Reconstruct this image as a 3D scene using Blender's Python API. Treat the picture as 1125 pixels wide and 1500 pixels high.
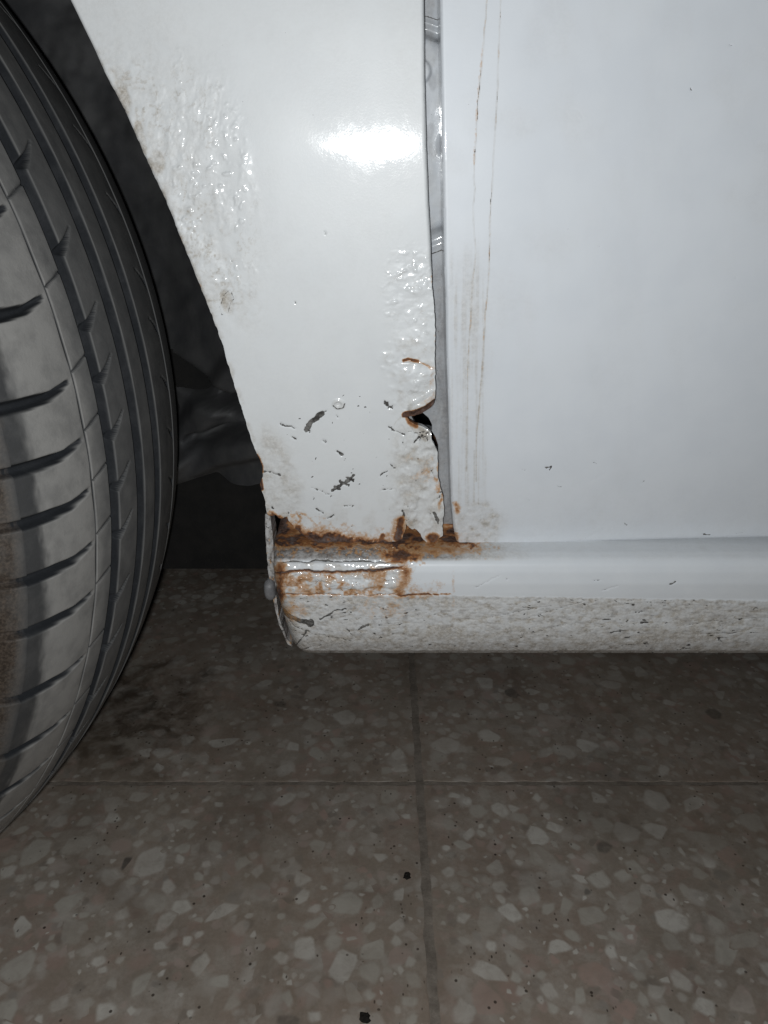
import bpy, math, random
import numpy as np
for o in list(bpy.data.objects): bpy.data.objects.remove(o)
random.seed(5); rng = np.random.default_rng(11)
scene = bpy.context.scene

# ------------------------------------------------------------------ camera, light, exposure
F = 1083.0; CX, CY = 562.5, 750.0            # focal length and centre on a 1125 x 1500 frame
TH = math.radians(21.5); H = 0.3728          # pitch down, height of the lens above the floor
cd = bpy.data.cameras.new('camera'); cam = bpy.data.objects.new('camera', cd)
scene.collection.objects.link(cam)
cam.location = (0, 0, H); cam.rotation_euler = (math.radians(90) - TH, 0, 0)
cd.sensor_fit = 'VERTICAL'; cd.sensor_height = 36; cd.lens = 36 * F / 1500
cd.clip_start = 0.01; cd.clip_end = 50
scene.camera = cam
world = bpy.data.worlds.new('World'); scene.world = world; world.use_nodes = True
world.node_tree.nodes['Background'].inputs[0].default_value = (0.75, 0.85, 1.0, 1)
world.node_tree.nodes['Background'].inputs[1].default_value = 0.004
# the phone's flash, a finger's width beside the lens
ld = bpy.data.lights.new('flash', 'POINT'); lamp = bpy.data.objects.new('flash', ld)
scene.collection.objects.link(lamp)
lamp.location = (-0.0065, 0.0, H - 0.004); lamp.rotation_euler = (math.radians(90) - TH + math.radians(6), 0, math.radians(-2))
ld.energy = 2.2; ld.shadow_soft_size = 0.003; ld.color = (0.965, 0.99, 1.0)
vs = scene.view_settings
vs.view_transform = 'Standard'; vs.look = 'None'; vs.gamma = 1.0; vs.exposure = 0.0; vs.use_curve_mapping = False

# ------------------------------------------------------------------ numeric helpers
CT, ST = math.cos(TH), math.sin(TH)
def to_px(P):
    x, y, z = P[..., 0], P[..., 1], P[..., 2] - H
    zc = y * CT - z * ST; yc = z * CT + y * ST
    return CX + F * x / zc, CY - F * yc / zc
def ray(px, py):
    a = (px - CX) / F; b = -(py - CY) / F
    return a, CT + b * ST, -ST + b * CT                 # x, y, z (z relative to the lens)
def unproject(px, py, S):
    dx, dy, dz = ray(px, py)
    t = np.full(np.shape(px), 0.27)
    for _ in range(12): t = S(t * dx, t * dz) / dy
    return np.stack([t * dx, t * dy, t * dz + H], -1)
def _h(ix, iy, s):
    n = (ix.astype(np.int64) * 374761393 + iy.astype(np.int64) * 668265263 + s * 974634777) & 0x7fffffff
    n = ((n ^ (n >> 13)) * 1274126177) & 0x7fffffff
    return ((n ^ (n >> 16)) & 0xffff) / 65535.0
def vnoise(x, y, s=0):
    ix, iy = np.floor(x), np.floor(y); fx, fy = x - ix, y - iy
    fx = fx * fx * (3 - 2 * fx); fy = fy * fy * (3 - 2 * fy)
    a, b = _h(ix, iy, s), _h(ix + 1, iy, s); c, d = _h(ix, iy + 1, s), _h(ix + 1, iy + 1, s)
    return (a + (b - a) * fx) * (1 - fy) + (c + (d - c) * fx) * fy
def fbm(x, y, s=0, o=4, g=0.5):
    r = 0; amp = 1; tot = 0
    for i in range(o):
        c, sn = math.cos(i * 1.1), math.sin(i * 1.1)
        r = r + amp * vnoise((x * c - y * sn) * 2 ** i, (x * sn + y * c) * 2 ** i, s + i * 17); tot += amp; amp *= g
    return r / tot
def sm(x, a, b):
    t = np.clip((x - a) / (b - a), 0, 1); return t * t * (3 - 2 * t)
def dpoly(x, y, pts, closed=False):
    p = np.array(pts, float); q = np.roll(p, -1, 0) if closed else p[1:]; p = p if closed else p[:-1]
    best = np.full(x.shape, 1e9); bx = np.zeros(x.shape); by = np.zeros(x.shape)
    for (ax, ay), (cx, cy) in zip(p, q):
        ex, ey = cx - ax, cy - ay
        t = np.clip(((x - ax) * ex + (y - ay) * ey) / (ex * ex + ey * ey + 1e-12), 0, 1)
        qx, qy = ax + t * ex, ay + t * ey; d = np.hypot(x - qx, y - qy); m = d < best
        best[m] = d[m]; bx[m] = qx[m]; by[m] = qy[m]
    return best, bx, by
def line(x, y, pts, w, soft=1.0):
    """1 on the polyline of half width w, fading over soft"""
    pts = np.array(pts, float); r = w + soft + 1; out = np.zeros(x.shape)
    m = (x > pts[:, 0].min() - r) & (x < pts[:, 0].max() + r) & (y > pts[:, 1].min() - r) & (y < pts[:, 1].max() + r)
    if m.any(): out[m] = 1 - sm(dpoly(x[m], y[m], pts)[0], w, w + soft)
    return out
def blob(x, y, cx, cy, rx, ry, rot=0, soft=0.5):
    c, s = math.cos(math.radians(rot)), math.sin(math.radians(rot)); dx, dy = x - cx, y - cy
    d = np.hypot((dx * c + dy * s) / rx, (-dx * s + dy * c) / ry); return 1 - sm(d, 1 - soft, 1 + soft)
def inside(x, y, poly):
    p = np.array(poly, float); r = np.zeros(x.shape, bool)
    for (ax, ay), (bx, by) in zip(p, np.roll(p, -1, 0)):
        if ay == by: continue
        r ^= ((ay > y) != (by > y)) & (x < (bx - ax) * (y - ay) / (by - ay) + ax)
    return r
def inside_grid(gx, gy, poly):
    p = np.array(poly, float); q = np.roll(p, -1, 0); r = np.zeros((len(gy), len(gx)), bool)
    for i, y in enumerate(gy):
        m = (p[:, 1] > y) != (q[:, 1] > y)
        if m.any():
            xs = np.sort(p[m, 0] + (y - p[m, 1]) * (q[m, 0] - p[m, 0]) / (q[m, 1] - p[m, 1])); r[i] = np.searchsorted(xs, gx) % 2 == 1
    return r
def near_outside(ins, k):
    c = np.zeros((ins.shape[0] + 2 * k + 1, ins.shape[1] + 2 * k + 1)); c[1:, 1:] = np.cumsum(np.cumsum(np.pad(~ins, k, constant_values=True), 0), 1)
    w = 2 * k + 1; return (c[w:, w:] - c[:-w, w:] - c[w:, :-w] + c[:-w, :-w]) > 0
def rough_poly(pts, step=3.0, amp=1.0, seed=0, keep=None):
    """subdivide an outline and make it ragged where keep(x, y) gives an amplitude"""
    out = []; p = np.array(pts, float)
    for a, b in zip(p, np.roll(p, -1, 0)):
        n = max(1, int(np.hypot(*(b - a)) / step))
        for i in range(n): out.append(a + (b - a) * i / n)
    out = np.array(out); x, y = out[:, 0], out[:, 1]
    k = amp if keep is None else keep(x, y)
    out[:, 0] += k * (fbm(x / 7, y / 7, seed, 3) - .5) * 2; out[:, 1] += k * (fbm(x / 7, y / 7, seed + 50, 3) - .5) * 2
    return out

# ------------------------------------------------------------------ objects
def link(o, parent=None):
    scene.collection.objects.link(o)
    if parent is not None: o.parent = parent
    return o
def mesh(name, V, quads, mat, parent=None, attrs=None, smooth=True, tris=None):
    me = bpy.data.meshes.new(name); V = np.asarray(V, np.float32)
    quads = np.asarray(quads, np.int32).reshape(-1, 4); nq = len(quads)
    tr = np.zeros((0, 3), np.int32) if tris is None else np.asarray(tris, np.int32)
    loops = np.concatenate([quads.ravel(), tr.ravel()]).astype(np.int32)
    start = np.concatenate([np.arange(nq) * 4, nq * 4 + np.arange(len(tr)) * 3]).astype(np.int32)
    me.vertices.add(len(V)); me.vertices.foreach_set('co', V.ravel())
    me.loops.add(len(loops)); me.loops.foreach_set('vertex_index', loops)
    me.polygons.add(len(start)); me.polygons.foreach_set('loop_start', start)
    me.update(calc_edges=True); me.validate()
    me.polygons.foreach_set('use_smooth', np.full(len(me.polygons), smooth))
    for k, a in (attrs or {}).items():
        at = me.attributes.new(k, 'FLOAT', 'POINT'); at.data.foreach_set('value', np.asarray(a, np.float32))
    me.materials.append(mat)
    return link(bpy.data.objects.new(name, me), parent)
def grid_quads(nr, nc, wrap=False):
    i = np.arange(nr - 1)[:, None]; j = np.arange(nc - 1)[None]
    a = i * nc + j
    return np.stack([a, a + 1, a + nc + 1, a + nc], -1).reshape(-1, 4)
def empty(name, loc=(0, 0, 0), parent=None):
    o = bpy.data.objects.new(name, None); o.location = loc; o.empty_display_size = .05
    return link(o, parent)

class N:
    """small node-tree writer"""
    def __init__(s, name):
        s.m = bpy.data.materials.new(name); s.m.use_nodes = True; s.t = s.m.node_tree; s.n = s.t.nodes; s.l = s.t.links
        s.b = s.n['Principled BSDF']
    def set(s, sock, v):
        if isinstance(v, bpy.types.NodeSocket): s.l.new(v, sock)
        elif v is not None:
            if sock.type == 'RGBA' and len(v) == 3: v = (*v, 1)
            sock.default_value = v
    def attr(s, name): n = s.n.new('ShaderNodeAttribute'); n.attribute_name = name; return n.outputs['Fac']
    def pos(s): return s.n.new('ShaderNodeNewGeometry').outputs['Position']
    def map(s, v, scale=(1, 1, 1), rot=(0, 0, 0)):
        n = s.n.new('ShaderNodeMapping'); s.l.new(v, n.inputs[0]); n.inputs['Scale'].default_value = scale; n.inputs['Rotation'].default_value = rot
        return n.outputs[0]
    def noise(s, v, scale, detail=4, rough=.55, dist=0):
        n = s.n.new('ShaderNodeTexNoise'); s.l.new(v, n.inputs['Vector']); n.inputs['Scale'].default_value = scale
        n.inputs['Detail'].default_value = detail; n.inputs['Roughness'].default_value = rough; n.inputs['Distortion'].default_value = dist
        return n.outputs['Fac']
    def voro(s, v, scale, out='Distance', feature='F1'):
        n = s.n.new('ShaderNodeTexVoronoi'); n.feature = feature; s.l.new(v, n.inputs['Vector']); n.inputs['Scale'].default_value = scale
        return n.outputs[out]
    def math(s, op, a, b=None, clamp=False):
        n = s.n.new('ShaderNodeMath'); n.operation = op; n.use_clamp = clamp; s.set(n.inputs[0], a)
        if b is not None: s.set(n.inputs[1], b)
        return n.outputs[0]
    def step(s, v, a, b, o0=0., o1=1.):
        n = s.n.new('ShaderNodeMapRange'); n.interpolation_type = 'SMOOTHSTEP'; s.l.new(v, n.inputs[0])
        for i, x in enumerate((a, b, o0, o1)): n.inputs[i + 1].default_value = x
        return n.outputs[0]
    def mix(s, f, a, b):
        n = s.n.new('ShaderNodeMix'); n.data_type = 'RGBA'; s.set(n.inputs['Factor'], f); s.set(n.inputs['A'], a); s.set(n.inputs['B'], b)
        return n.outputs['Result']
    def mixf(s, f, a, b):
        n = s.n.new('ShaderNodeMix'); n.data_type = 'FLOAT'; s.set(n.inputs[0], f); s.set(n.inputs[2], a); s.set(n.inputs[3], b)
        return n.outputs[0]
    def bump(s, h, strength, dist, normal=None):
        n = s.n.new('ShaderNodeBump'); n.inputs['Strength'].default_value = strength; n.inputs['Distance'].default_value = dist
        s.l.new(h, n.inputs['Height'])
        if normal is not None: s.l.new(normal, n.inputs['Normal'])
        return n.outputs[0]
    def inp(s, name, v): s.set(s.b.inputs[name], v)

def paint_material(name='white_paint', c0=(.72, .75, .778), c1=(.69, .722, .755)):
    k = N(name); p = k.pos()
    rust, dirt, chip = k.attr('rust'), k.attr('dirt'), k.attr('chip')
    n1 = k.noise(p, 260, 6, .65); n2 = k.noise(p, 900, 5, .7); n3 = k.noise(p, 60, 4)
    base = k.mix(k.step(n3, .35, .7), c0, c1)
    # dirt: warm grey film, blotchy
    d = k.math('MULTIPLY', dirt, k.step(n1, .25, .75, .45, 1.25), True)
    dcol = k.mix(k.step(n2, .35, .65), (.36, .33, .285), (.55, .52, .475))
    col = k.mix(d, base, dcol)
    mk = k.math('MULTIPLY', k.attr('muck'), k.step(n1, .25, .7, .6, 1.2), True)
    col = k.mix(mk, col, k.mix(k.step(n2, .3, .7), (.085, .075, .072), (.235, .215, .205)))
    # chips down to grey primer
    cn = k.math('ADD', chip, k.math('MULTIPLY', k.math('SUBTRACT', k.noise(p, 620, 5, .75), .5), 1.1))
    c = k.step(cn, .44, .60)
    cc = k.mix(k.step(k.noise(p, 480, 4, .7), .35, .65), (.045, .042, .04), (.20, .195, .185))
    col = k.mix(c, col, k.mix(k.step(cn, .5, .85), (.05, .045, .04), cc))
    # rust: thin orange stain -> brown -> dark scale
    rn = k.math('ADD', rust, k.math('MULTIPLY', k.math('SUBTRACT', n1, .5), 1.0))
    rn = k.math('ADD', rn, k.math('MULTIPLY', k.math('SUBTRACT', n2, .5), .8))
    rr = k.math('MULTIPLY', rn, k.step(rust, .01, .12))
    s1 = k.step(rr, .10, .55, 0, .8); s2 = k.step(rr, .40, .80); s3 = k.step(rr, .70, 1.0)
    col = k.mix(s1, col, k.mix(n2, (.42, .17, .04), (.56, .35, .15)))
    col = k.mix(s2, col, k.mix(k.step(n2, .3, .7), (.11, .04, .015), (.36, .14, .04)))
    sc = k.mix(k.step(n2, .35, .65), (.030, .015, .010), (.115, .062, .045))
    sc = k.mix(k.step(k.noise(p, 180, 5, .7, .5), .45, .7, 0, .8), sc, (.150, .125, .118))
    col = k.mix(s3, col, sc)
    k.inp('Base Color', col)
    w = k.math('MAXIMUM', k.math('MAXIMUM', s2, c), k.math('MAXIMUM', k.math('MULTIPLY', mk, .75), k.math('MULTIPLY', d, .8)))
    k.inp('Roughness', k.mixf(w, .42, .85))
    k.inp('Coat Weight', k.mixf(w, .85, 0.0)); k.inp('Specular IOR Level', .38); k.inp('Coat Roughness', k.step(n1, .3, .7, .06, .115)); k.inp('Coat IOR', 1.5)
    fine = k.noise(p, 1500, 3, .6)
    b = k.bump(fine, .10, .0004)
    b = k.bump(n2, .6, .0008, None)
    nb = k.n.new('ShaderNodeMix'); nb.data_type = 'VECTOR'
    b0 = k.bump(fine, .055, .0003)
    k.set(nb.inputs[0], w); k.l.new(b0, nb.inputs[4]); k.l.new(b, nb.inputs[5])
    k.inp('Normal', nb.outputs[1]); k.l.new(b0, k.b.inputs['Coat Normal'])
    return k.m
def simple(name, c0, c1, scale, rough, bump=.2, bd=.001, coat=0):
    k = N(name); p = k.pos(); n = k.noise(p, scale, 6, .65)
    k.inp('Base Color', k.mix(k.step(n, .3, .7), c0, c1)); k.inp('Roughness', rough)
    k.inp('Normal', k.bump(k.noise(p, scale * 4, 5, .7), bump, bd))
    return k.m
PAINT = paint_material(); FPAINT = paint_material('fender_paint', (.715, .738, .752), (.688, .712, .728)); DPAINT = paint_material('door_paint', (.702, .735, .774), (.676, .710, .752)); PILLAR_SHADE = paint_material('shaded_pillar_paint', (.42, .445, .475), (.36, .385, .415))  # last one: white paint copied darker, shade in the gap put into its colour
PLASTIC = simple('liner_plastic', (.060, .061, .065), (.10, .10, .10), 35, .7, .25, .001)
STEEL = simple('dark_steel', (.03, .03, .03), (.06, .055, .05), 60, .6)
UNDER = simple('underseal', (.006, .006, .006), (.014, .013, .012), 80, .9)
CLIP = simple('grey_plastic', (.13, .13, .135), (.19, .19, .195), 300, .5)

def sheet(name, poly, step, S, fn, mat, parent, hole=None, rim=.004, edge_r=0.0, edge_mask=None):
    """a pressed panel: an outline laid on the body surface, displaced, with the sheet folded back along its edge.
    fn(x, y, d) -> height towards the viewer, attrs"""
    poly = np.asarray(poly, float); x0, y0 = poly.min(0) - step; x1, y1 = poly.max(0) + step
    gx, gy = np.arange(x0, x1, step), np.arange(y0, y1, step); nc, nr = len(gx), len(gy)
    X, Y = [a.ravel() for a in np.meshgrid(gx, gy)]
    ins = inside_grid(gx, gy, poly)
    if hole is not None:
        for h in hole: ins &= ~inside_grid(gx, gy, h)
    near = near_outside(ins, int(9 / step) + 2).ravel(); ins = ins.ravel()
    q = grid_quads(nr, nc); q = q[ins[q].all(1)]
    used = np.unique(q); re = np.full(len(X), -1); re[used] = np.arange(len(used))
    X, Y, q, near = X[used], Y[used], re[q], near[used]
    d = np.full(len(X), 99.); bx, by = X.copy(), Y.copy(); d[near], bx[near], by[near] = dpoly(X[near], Y[near], poly, True)
    if hole is not None:
        for h in hole:
            d2, bx2, by2 = dpoly(X, Y, h, True); m = d2 < d
            d[m], bx[m], by[m] = d2[m], bx2[m], by2[m]
    e = np.concatenate([q[:, [0, 1]], q[:, [1, 2]], q[:, [2, 3]], q[:, [3, 0]]])
    key = np.sort(e, 1); key = key[:, 0].astype(np.int64) * len(X) + key[:, 1]
    _, idx, cnt = np.unique(key, return_index=True, return_counts=True)
    be = e[idx[cnt == 1]]; bv = np.unique(be)
    mv = bv[d[bv] < 1.6 * step]
    X[mv], Y[mv] = bx[mv], by[mv]; d[mv] = 0
    P = unproject(X, Y, S)
    hgt, at = fn(X, Y, d)
    if edge_r > 0:
        t = np.clip(1 - d / edge_r, 0, 1); drop = (1 - np.sqrt(np.maximum(0, 1 - t * t))) * edge_r * .00024
        hgt = hgt - drop * (1 if edge_mask is None else edge_mask(X, Y))
    P[:, 1] -= hgt
    nb = len(bv); m2 = np.full(len(X), -1); m2[bv] = np.arange(nb)
    A = P[bv]; B = A.copy(); B[:, 1] += rim
    base = len(P); V = np.concatenate([P, A, B])
    f = np.stack([base + m2[be[:, 1]], base + m2[be[:, 0]], base + nb + m2[be[:, 0]], base + nb + m2[be[:, 1]]], 1)
    at = {k: np.concatenate([v, v[bv], v[bv]]) for k, v in at.items()}
    q = q[:, ::-1]
    return mesh(name, V, np.concatenate([q, f[:, ::-1]]), mat, parent, at)

# ================================================================== FLOOR
def under_stain(k, p, b, col):
    # an oil and brake-dust stain beside the wheel, soaked in between the stones, and scattered older patches
    d = k.n.new('ShaderNodeVectorMath'); d.operation = 'DISTANCE'; k.l.new(p, d.inputs[0]); d.inputs[1].default_value = (-.205, .505, 0)
    dd = k.math('ADD', d.outputs['Value'], k.math('MULTIPLY', k.math('SUBTRACT', k.noise(p, 22, 6, .7, .6), .5), .16))
    st = k.math('MULTIPLY', k.step(dd, .085, .03), k.step(b, .35, .62, 1.0, .35))
    col = k.mix(k.math('MULTIPLY', st, .88), col, (.045, .034, .026))
    pa = k.step(k.noise(p, 8, 6, .68, .8), .47, .66, 0, .36)
    return k.mix(pa, col, (.17, .135, .105))
def terrazzo(name, chips):
    k = N(name); p = k.pos()
    a = k.noise(p, 9, 5, .6, .4); b = k.noise(p, 55, 6, .65, .5); c = k.noise(p, 420, 4, .7)
    col = k.mix(k.step(a, .36, .64), (.50, .395, .325), (.50, .43, .36))
    col = k.mix(k.step(b, .40, .66, 0, .75), col, (.66, .60, .53))
    col = k.mix(k.step(k.noise(p, 22, 5, .6, 1.2), .54, .70, 0, .6), col, (.62, .44, .375))
    col = k.mix(k.step(k.noise(p, 14, 6, .7, .8), .56, .72, 0, .5), col, (.36, .32, .28))
    col = k.mix(k.step(c, .3, .75, 0, .45), col, (.34, .28, .225))
    wv = k.n.new('ShaderNodeVectorMath'); wv.operation = 'ADD'
    nz = k.n.new('ShaderNodeTexNoise'); k.l.new(p, nz.inputs['Vector']); nz.inputs['Scale'].default_value = 60; nz.inputs['Detail'].default_value = 3
    sc = k.n.new('ShaderNodeVectorMath'); sc.operation = 'SCALE'; k.l.new(nz.outputs['Color'], sc.inputs[0]); sc.inputs['Scale'].default_value = .012
    k.l.new(p, wv.inputs[0]); k.l.new(sc.outputs[0], wv.inputs[1])
    for sz, am in ((62, .6), (135, .5)):
        vo = k.n.new('ShaderNodeTexVoronoi'); k.l.new(wv.outputs[0], vo.inputs['Vector']); vo.inputs['Scale'].default_value = sz
        sp = k.n.new('ShaderNodeSeparateColor'); k.l.new(vo.outputs['Color'], sp.inputs[0])
        core = k.math('MULTIPLY', k.step(vo.outputs['Distance'], .55, .25), am)
        col = k.mix(k.math('MULTIPLY', core, k.step(sp.outputs[0], .45, .9)), col, (.80, .755, .69))
        col = k.mix(k.math('MULTIPLY', core, k.step(sp.outputs[1], .7, .95)), col, (.60, .42, .36))
        col = k.mix(k.math('MULTIPLY', core, k.step(sp.outputs[2], .75, 1.)), col, (.26, .225, .195))
    if chips:
        e, al, tn = k.attr('inner'), k.attr('alpha'), k.attr('tone')
        f = k.math('ADD', e, k.math('MULTIPLY', k.math('SUBTRACT', b, .5), .8))
        f = k.math('MULTIPLY', k.step(f, .05, 1.0), al)
        stone = k.mix(k.step(tn, .35, .65), (.72, .68, .60), (.95, .91, .83))
        stone = k.mix(k.step(tn, .90, .92), stone, (.66, .48, .41))
        stone = k.mix(k.step(tn, .07, .05), stone, (.125, .118, .11))
        stone = k.mix(k.step(k.noise(p, 130, 5, .7, .6), .4, .72, 0, .45), stone, (.50, .44, .38))
        col = k.mix(f, col, stone)
    # pin holes and dark specks
    v = k.voro(k.map(p, (1, 1, 1)), 150); sel = k.noise(p, 48, 3)
    speck = k.math('MULTIPLY', k.step(v, .16, .09), k.step(sel, .50, .58))
    v2 = k.voro(k.map(p, (1, .55, 1), (0, 0, .7)), 210)
    speck = k.math('MAXIMUM', speck, k.math('MULTIPLY', k.step(v2, .14, .07), k.step(k.noise(p, 30, 3), .51, .59)))
    col = k.mix(k.math('MULTIPLY', speck, .9), col, (.035, .026, .022))
    # grime: brown film, in patches
    g = k.noise(p, 5, 6, .62, .6)
    col = k.mix(k.step(g, .45, .72, 0, .35), col, (.25, .20, .165))
    col = under_stain(k, p, b, col)
    col = k.mix(k.step(k.noise(p, 6, 5, .6, .5), .35, .7, .04, .24), col, (.50, .385, .27))
    k.inp('Base Color', col)
    k.inp('Roughness', k.step(b, .3, .7, .34, .55)); k.inp('Specular IOR Level', .6)
    k.inp('Normal', k.bump(c, .15, .0006))
    return k.m
TILE, CHIP = terrazzo('terrazzo', False), terrazzo('terrazzo_stone', True)
def grout_material():
    k = N('grout'); p = k.pos(); n = k.noise(p, 120, 6, .65)
    col = k.mix(k.step(n, .3, .7), (.33, .28, .235), (.48, .415, .35))
    col = k.mix(k.step(k.noise(p, 40, 5, .7), .4, .65, 0, .5), col, (.16, .135, .11))
    k.inp('Base Color', under_stain(k, p, n, col)); k.inp('Roughness', .9); k.inp('Normal', k.bump(k.noise(p, 480, 5, .7), .5, .001)); return k.m
GROUT = grout_material()
JX, JY, TS, JW = .0255, .4195, .40, .0050
fl = mesh('floor', [(-4, -2, -.0004), (4, -2, -.0004), (4, 6, -.0004), (-4, 6, -.0004)], [(0, 1, 2, 3)], GROUT, smooth=False)
fl['kind'] = 'structure'
def tile_mesh():
    h = TS / 2 - JW / 2; n = 60; rings = [(h - .0020, 0), (h - .0006, -.0001), (h, -.0006), (h, -.008)]
    V = []; per = []
    for s, z in rings:
        r = []
        for k in range(4):
            for i in range(n):
                t = -s + 2 * s * i / n; j = .0016 * (random.random() - .5)
                x, y = [(t, -s + j), (s + j, t), (-t, s + j), (-s + j, -t)][k]; r.append(len(V)); V.append((x, y, z))
        per.append(r)
    Q = []; m = 4 * n
    for a, b in zip(per[:-1], per[1:]): Q += [(a[i], b[i], b[(i + 1) % m], a[(i + 1) % m]) for i in range(m)]
    c = len(V); V.append((0, 0, 0)); T = [(c, per[0][i], per[0][(i + 1) % m]) for i in range(m)]
    return V, Q, T
tiles = {}; tm = None
for i in range(-3, 3):
    for j in range(-2, 4):
        loc = (JX + (i + .5) * TS, JY + (j + .5) * TS, 0)
        if tm is None:
            V, Q, T = tile_mesh(); o = mesh('tile', V, Q, TILE, fl, smooth=False, tris=T); tm = o.data
        else: o = link(bpy.data.objects.new('tile', tm), fl)
        o.location = loc; o.rotation_euler = (0, 0, random.choice((0, 1, 2, 3)) * math.pi / 2); o.location.z = random.uniform(-.00008, .00008)
        o.rotation_euler = (0, 0, 0); o.scale.y = (TS - .0028) / (TS - JW); tiles[(i, j)] = o
def chip_shape(r, asp, rot, nv):
    ang = np.sort((np.arange(nv) + rng.uniform(-.38, .38, nv)) / nv * 2 * np.pi)
    rad = r * rng.uniform(.66, 1.18, nv)
    pts = np.stack([np.cos(ang) * rad, np.sin(ang) * rad * asp], 1)
    for _ in range(1):                                        # round the corners a little
        nx = np.roll(pts, -1, 0); pts = np.stack([pts * .85 + nx * .15, pts * .15 + nx * .85], 1).reshape(-1, 2)
    c, s = math.cos(rot), math.sin(rot); return pts @ np.array([[c, s], [-s, c]])
def place_chips():
    placed = []; cell = {}
    def ok(x, y, r):
        kx, ky = int(x // .03), int(y // .03)
        for a in range(kx - 1, kx + 2):
            for b in range(ky - 1, ky + 2):
                for (u, v, s) in cell.get((a, b), ()):
                    if math.hypot(u - x, v - y) < (r + s) * .60: return False
        return True
    for rmin, rmax, tries in ((.0100, .0145, 700), (.006, .0100, 5000), (.0036, .006, 6000), (.002, .0034, 7000)):
        for _ in range(tries):
            x, y = rng.uniform(-.42, .47), rng.uniform(.18, 1.05); r = rng.uniform(rmin, rmax)
            fx, fy = (x - JX) % TS, (y - JY) % TS
            if min(fx, TS - fx) < r + .003 or min(fy, TS - fy) < r + .003: continue
            dens = vnoise(np.array([x * 11.]), np.array([y * 11.]), 3)[0]
            if dens < .30 and rng.random() > .4: continue
            if not ok(x, y, r): continue
            cell.setdefault((int(x // .03), int(y // .03)), []).append((x, y, r)); placed.append((x, y, r))
    out = []
    for x, y, r in placed:
        px, py = to_px(np.array([x, y, 0.])); zc = y * CT + H * ST
        vis = -40 < px < 1165 and 950 < py < 1540
        dens = vnoise(np.array([x * 7. + 9]), np.array([y * 7.]), 8)[0]
        al = float(np.clip(rng.uniform(.3, 1.0) * (.35 + 1.2 * dens), .12, .97))
        tn = float(rng.random()) if r > .004 else float(rng.uniform(.2, .93))
        if tn < .07 and (rng.random() < .75 or r > .011): tn = .4
        if tn < .07: al = max(al, .7)
        out.append((2 * r / zc * F if vis else 0, x, y, r, al, tn))
    out.sort(reverse=True); return out
chips = place_chips()
bulk = {}
for n, (size, x, y, r, al, tn) in enumerate(chips):
    i, j = math.floor((x - JX) / TS), math.floor((y - JY) / TS); t = tiles.get((i, j))
    if t is None: continue
    o2 = chip_shape(r, rng.uniform(.62, 1.0), rng.uniform(0, 6.28), int(rng.integers(4, 8))); m = len(o2)
    V = np.zeros((2 * m + 1, 3)); V[:m, :2] = o2; V[m:2 * m, :2] = o2 * (1 - min(.0036 / r, .6))
    zz = rng.uniform(0, .0002); V[m:, 2] = .00016 + zz; V[:m, 2] = .00012 + zz
    a = np.arange(m); b = (a + 1) % m
    Q = np.stack([a, b, m + b, m + a], 1); T = np.stack([m + a, m + b, np.full(m, 2 * m)], 1)
    inner = np.concatenate([np.zeros(m), np.full(m + 1, 1.)])
    if n < 300 and size > 9:
        o = mesh('stone_chip', V, Q, CHIP, t, {'inner': inner, 'alpha': np.full(len(V), al), 'tone': np.full(len(V), tn)}, True, T)
        o.location = (x - t.location.x, y - t.location.y, 0)
    else:
        V[:, 0] += x - t.location.x; V[:, 1] += y - t.location.y
        B = bulk.setdefault((i, j), [[], [], [], [], [], [], 0]); o = B[6]
        B[0].append(V); B[1].append(Q + o); B[2].append(T + o); B[3].append(inner); B[4].append(np.full(len(V), al)); B[5].append(np.full(len(V), tn)); B[6] += len(V)
for key, B in bulk.items():
    o = mesh('small_stone_chips', np.concatenate(B[0]), np.concatenate(B[1]), CHIP, tiles[key],
             {'inner': np.concatenate(B[3]), 'alpha': np.concatenate(B[4]), 'tone': np.concatenate(B[5])}, True, np.concatenate(B[2]))
    o['kind'] = 'stuff'
def floor_pt(px, py, z=0.0):
    dx, dy, dz = ray(px, py); t = (z - H) / dz; return (t * dx, t * dy, z)

# ================================================================== CAR
car = empty('car', (0, .33, 0))
car['label'] = 'old white car with rusted front fender, chipped sill and worn tyre on terrazzo tiles'
car['category'] = 'car'
CP = np.array([0, .33, 0])
def to_car(o):                                              # children were built in world space
    o.matrix_parent_inverse.identity(); o.location = (-CP[0], -CP[1], -CP[2]); return o

def body(x, z): return .25 - .1056 * z + .40 * z * z + .06 * x * x      # side of the body, z from lens height

# ---- fender
FENDER = [(618, -90), (621.5, 0), (622.5, 107), (625, 213), (628, 293), (631, 347), (632.5, 395), (633, 418), (636, 456), (638, 491), (637, 527), (637.5, 556),
          (637, 578), (636, 591), (627, 599), (618, 605), (608, 608), (596, 610), (599, 616), (609, 622), (617, 624), (626, 628), (631, 633), (631, 641), (636, 652), (641, 663), (641, 691), (644, 711),
          (648.5, 726), (650, 742), (649, 762), (647, 784), (641, 793), (632, 794), (624, 793), (616, 785), (610, 776), (600, 771), (594, 766), (592, 776), (591, 788),
          (579, 792), (558, 796), (542, 798), (520, 797), (500, 794), (480, 795), (462, 793), (448, 788), (437, 778), (429, 769), (424, 764), (420, 757), (411, 759), (404, 755), (394, 756),
          (390, 747), (388.5, 734), (384, 719), (381, 709), (385, 698), (384, 684), (380, 673), (371, 652), (366, 636), (355, 602), (340, 553), (325, 502), (311, 465),
          (298, 432), (285, 400), (270, 362), (257, 330), (240, 287), (222, 250), (204, 210), (186, 168), (170, 138), (154, 108), (138, 72), (120, 35), (103, 0), (58, -90)]
def rag(x, y):
    k = .25 + 3.4 * sm(y, 745, 765) + 1.1 * sm(x, 590, 625) * sm(y, 395, 430) + .9 * (1 - sm(x, 380, 420)) * sm(y, 90, 130)
    return k * (y > -20)
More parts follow.
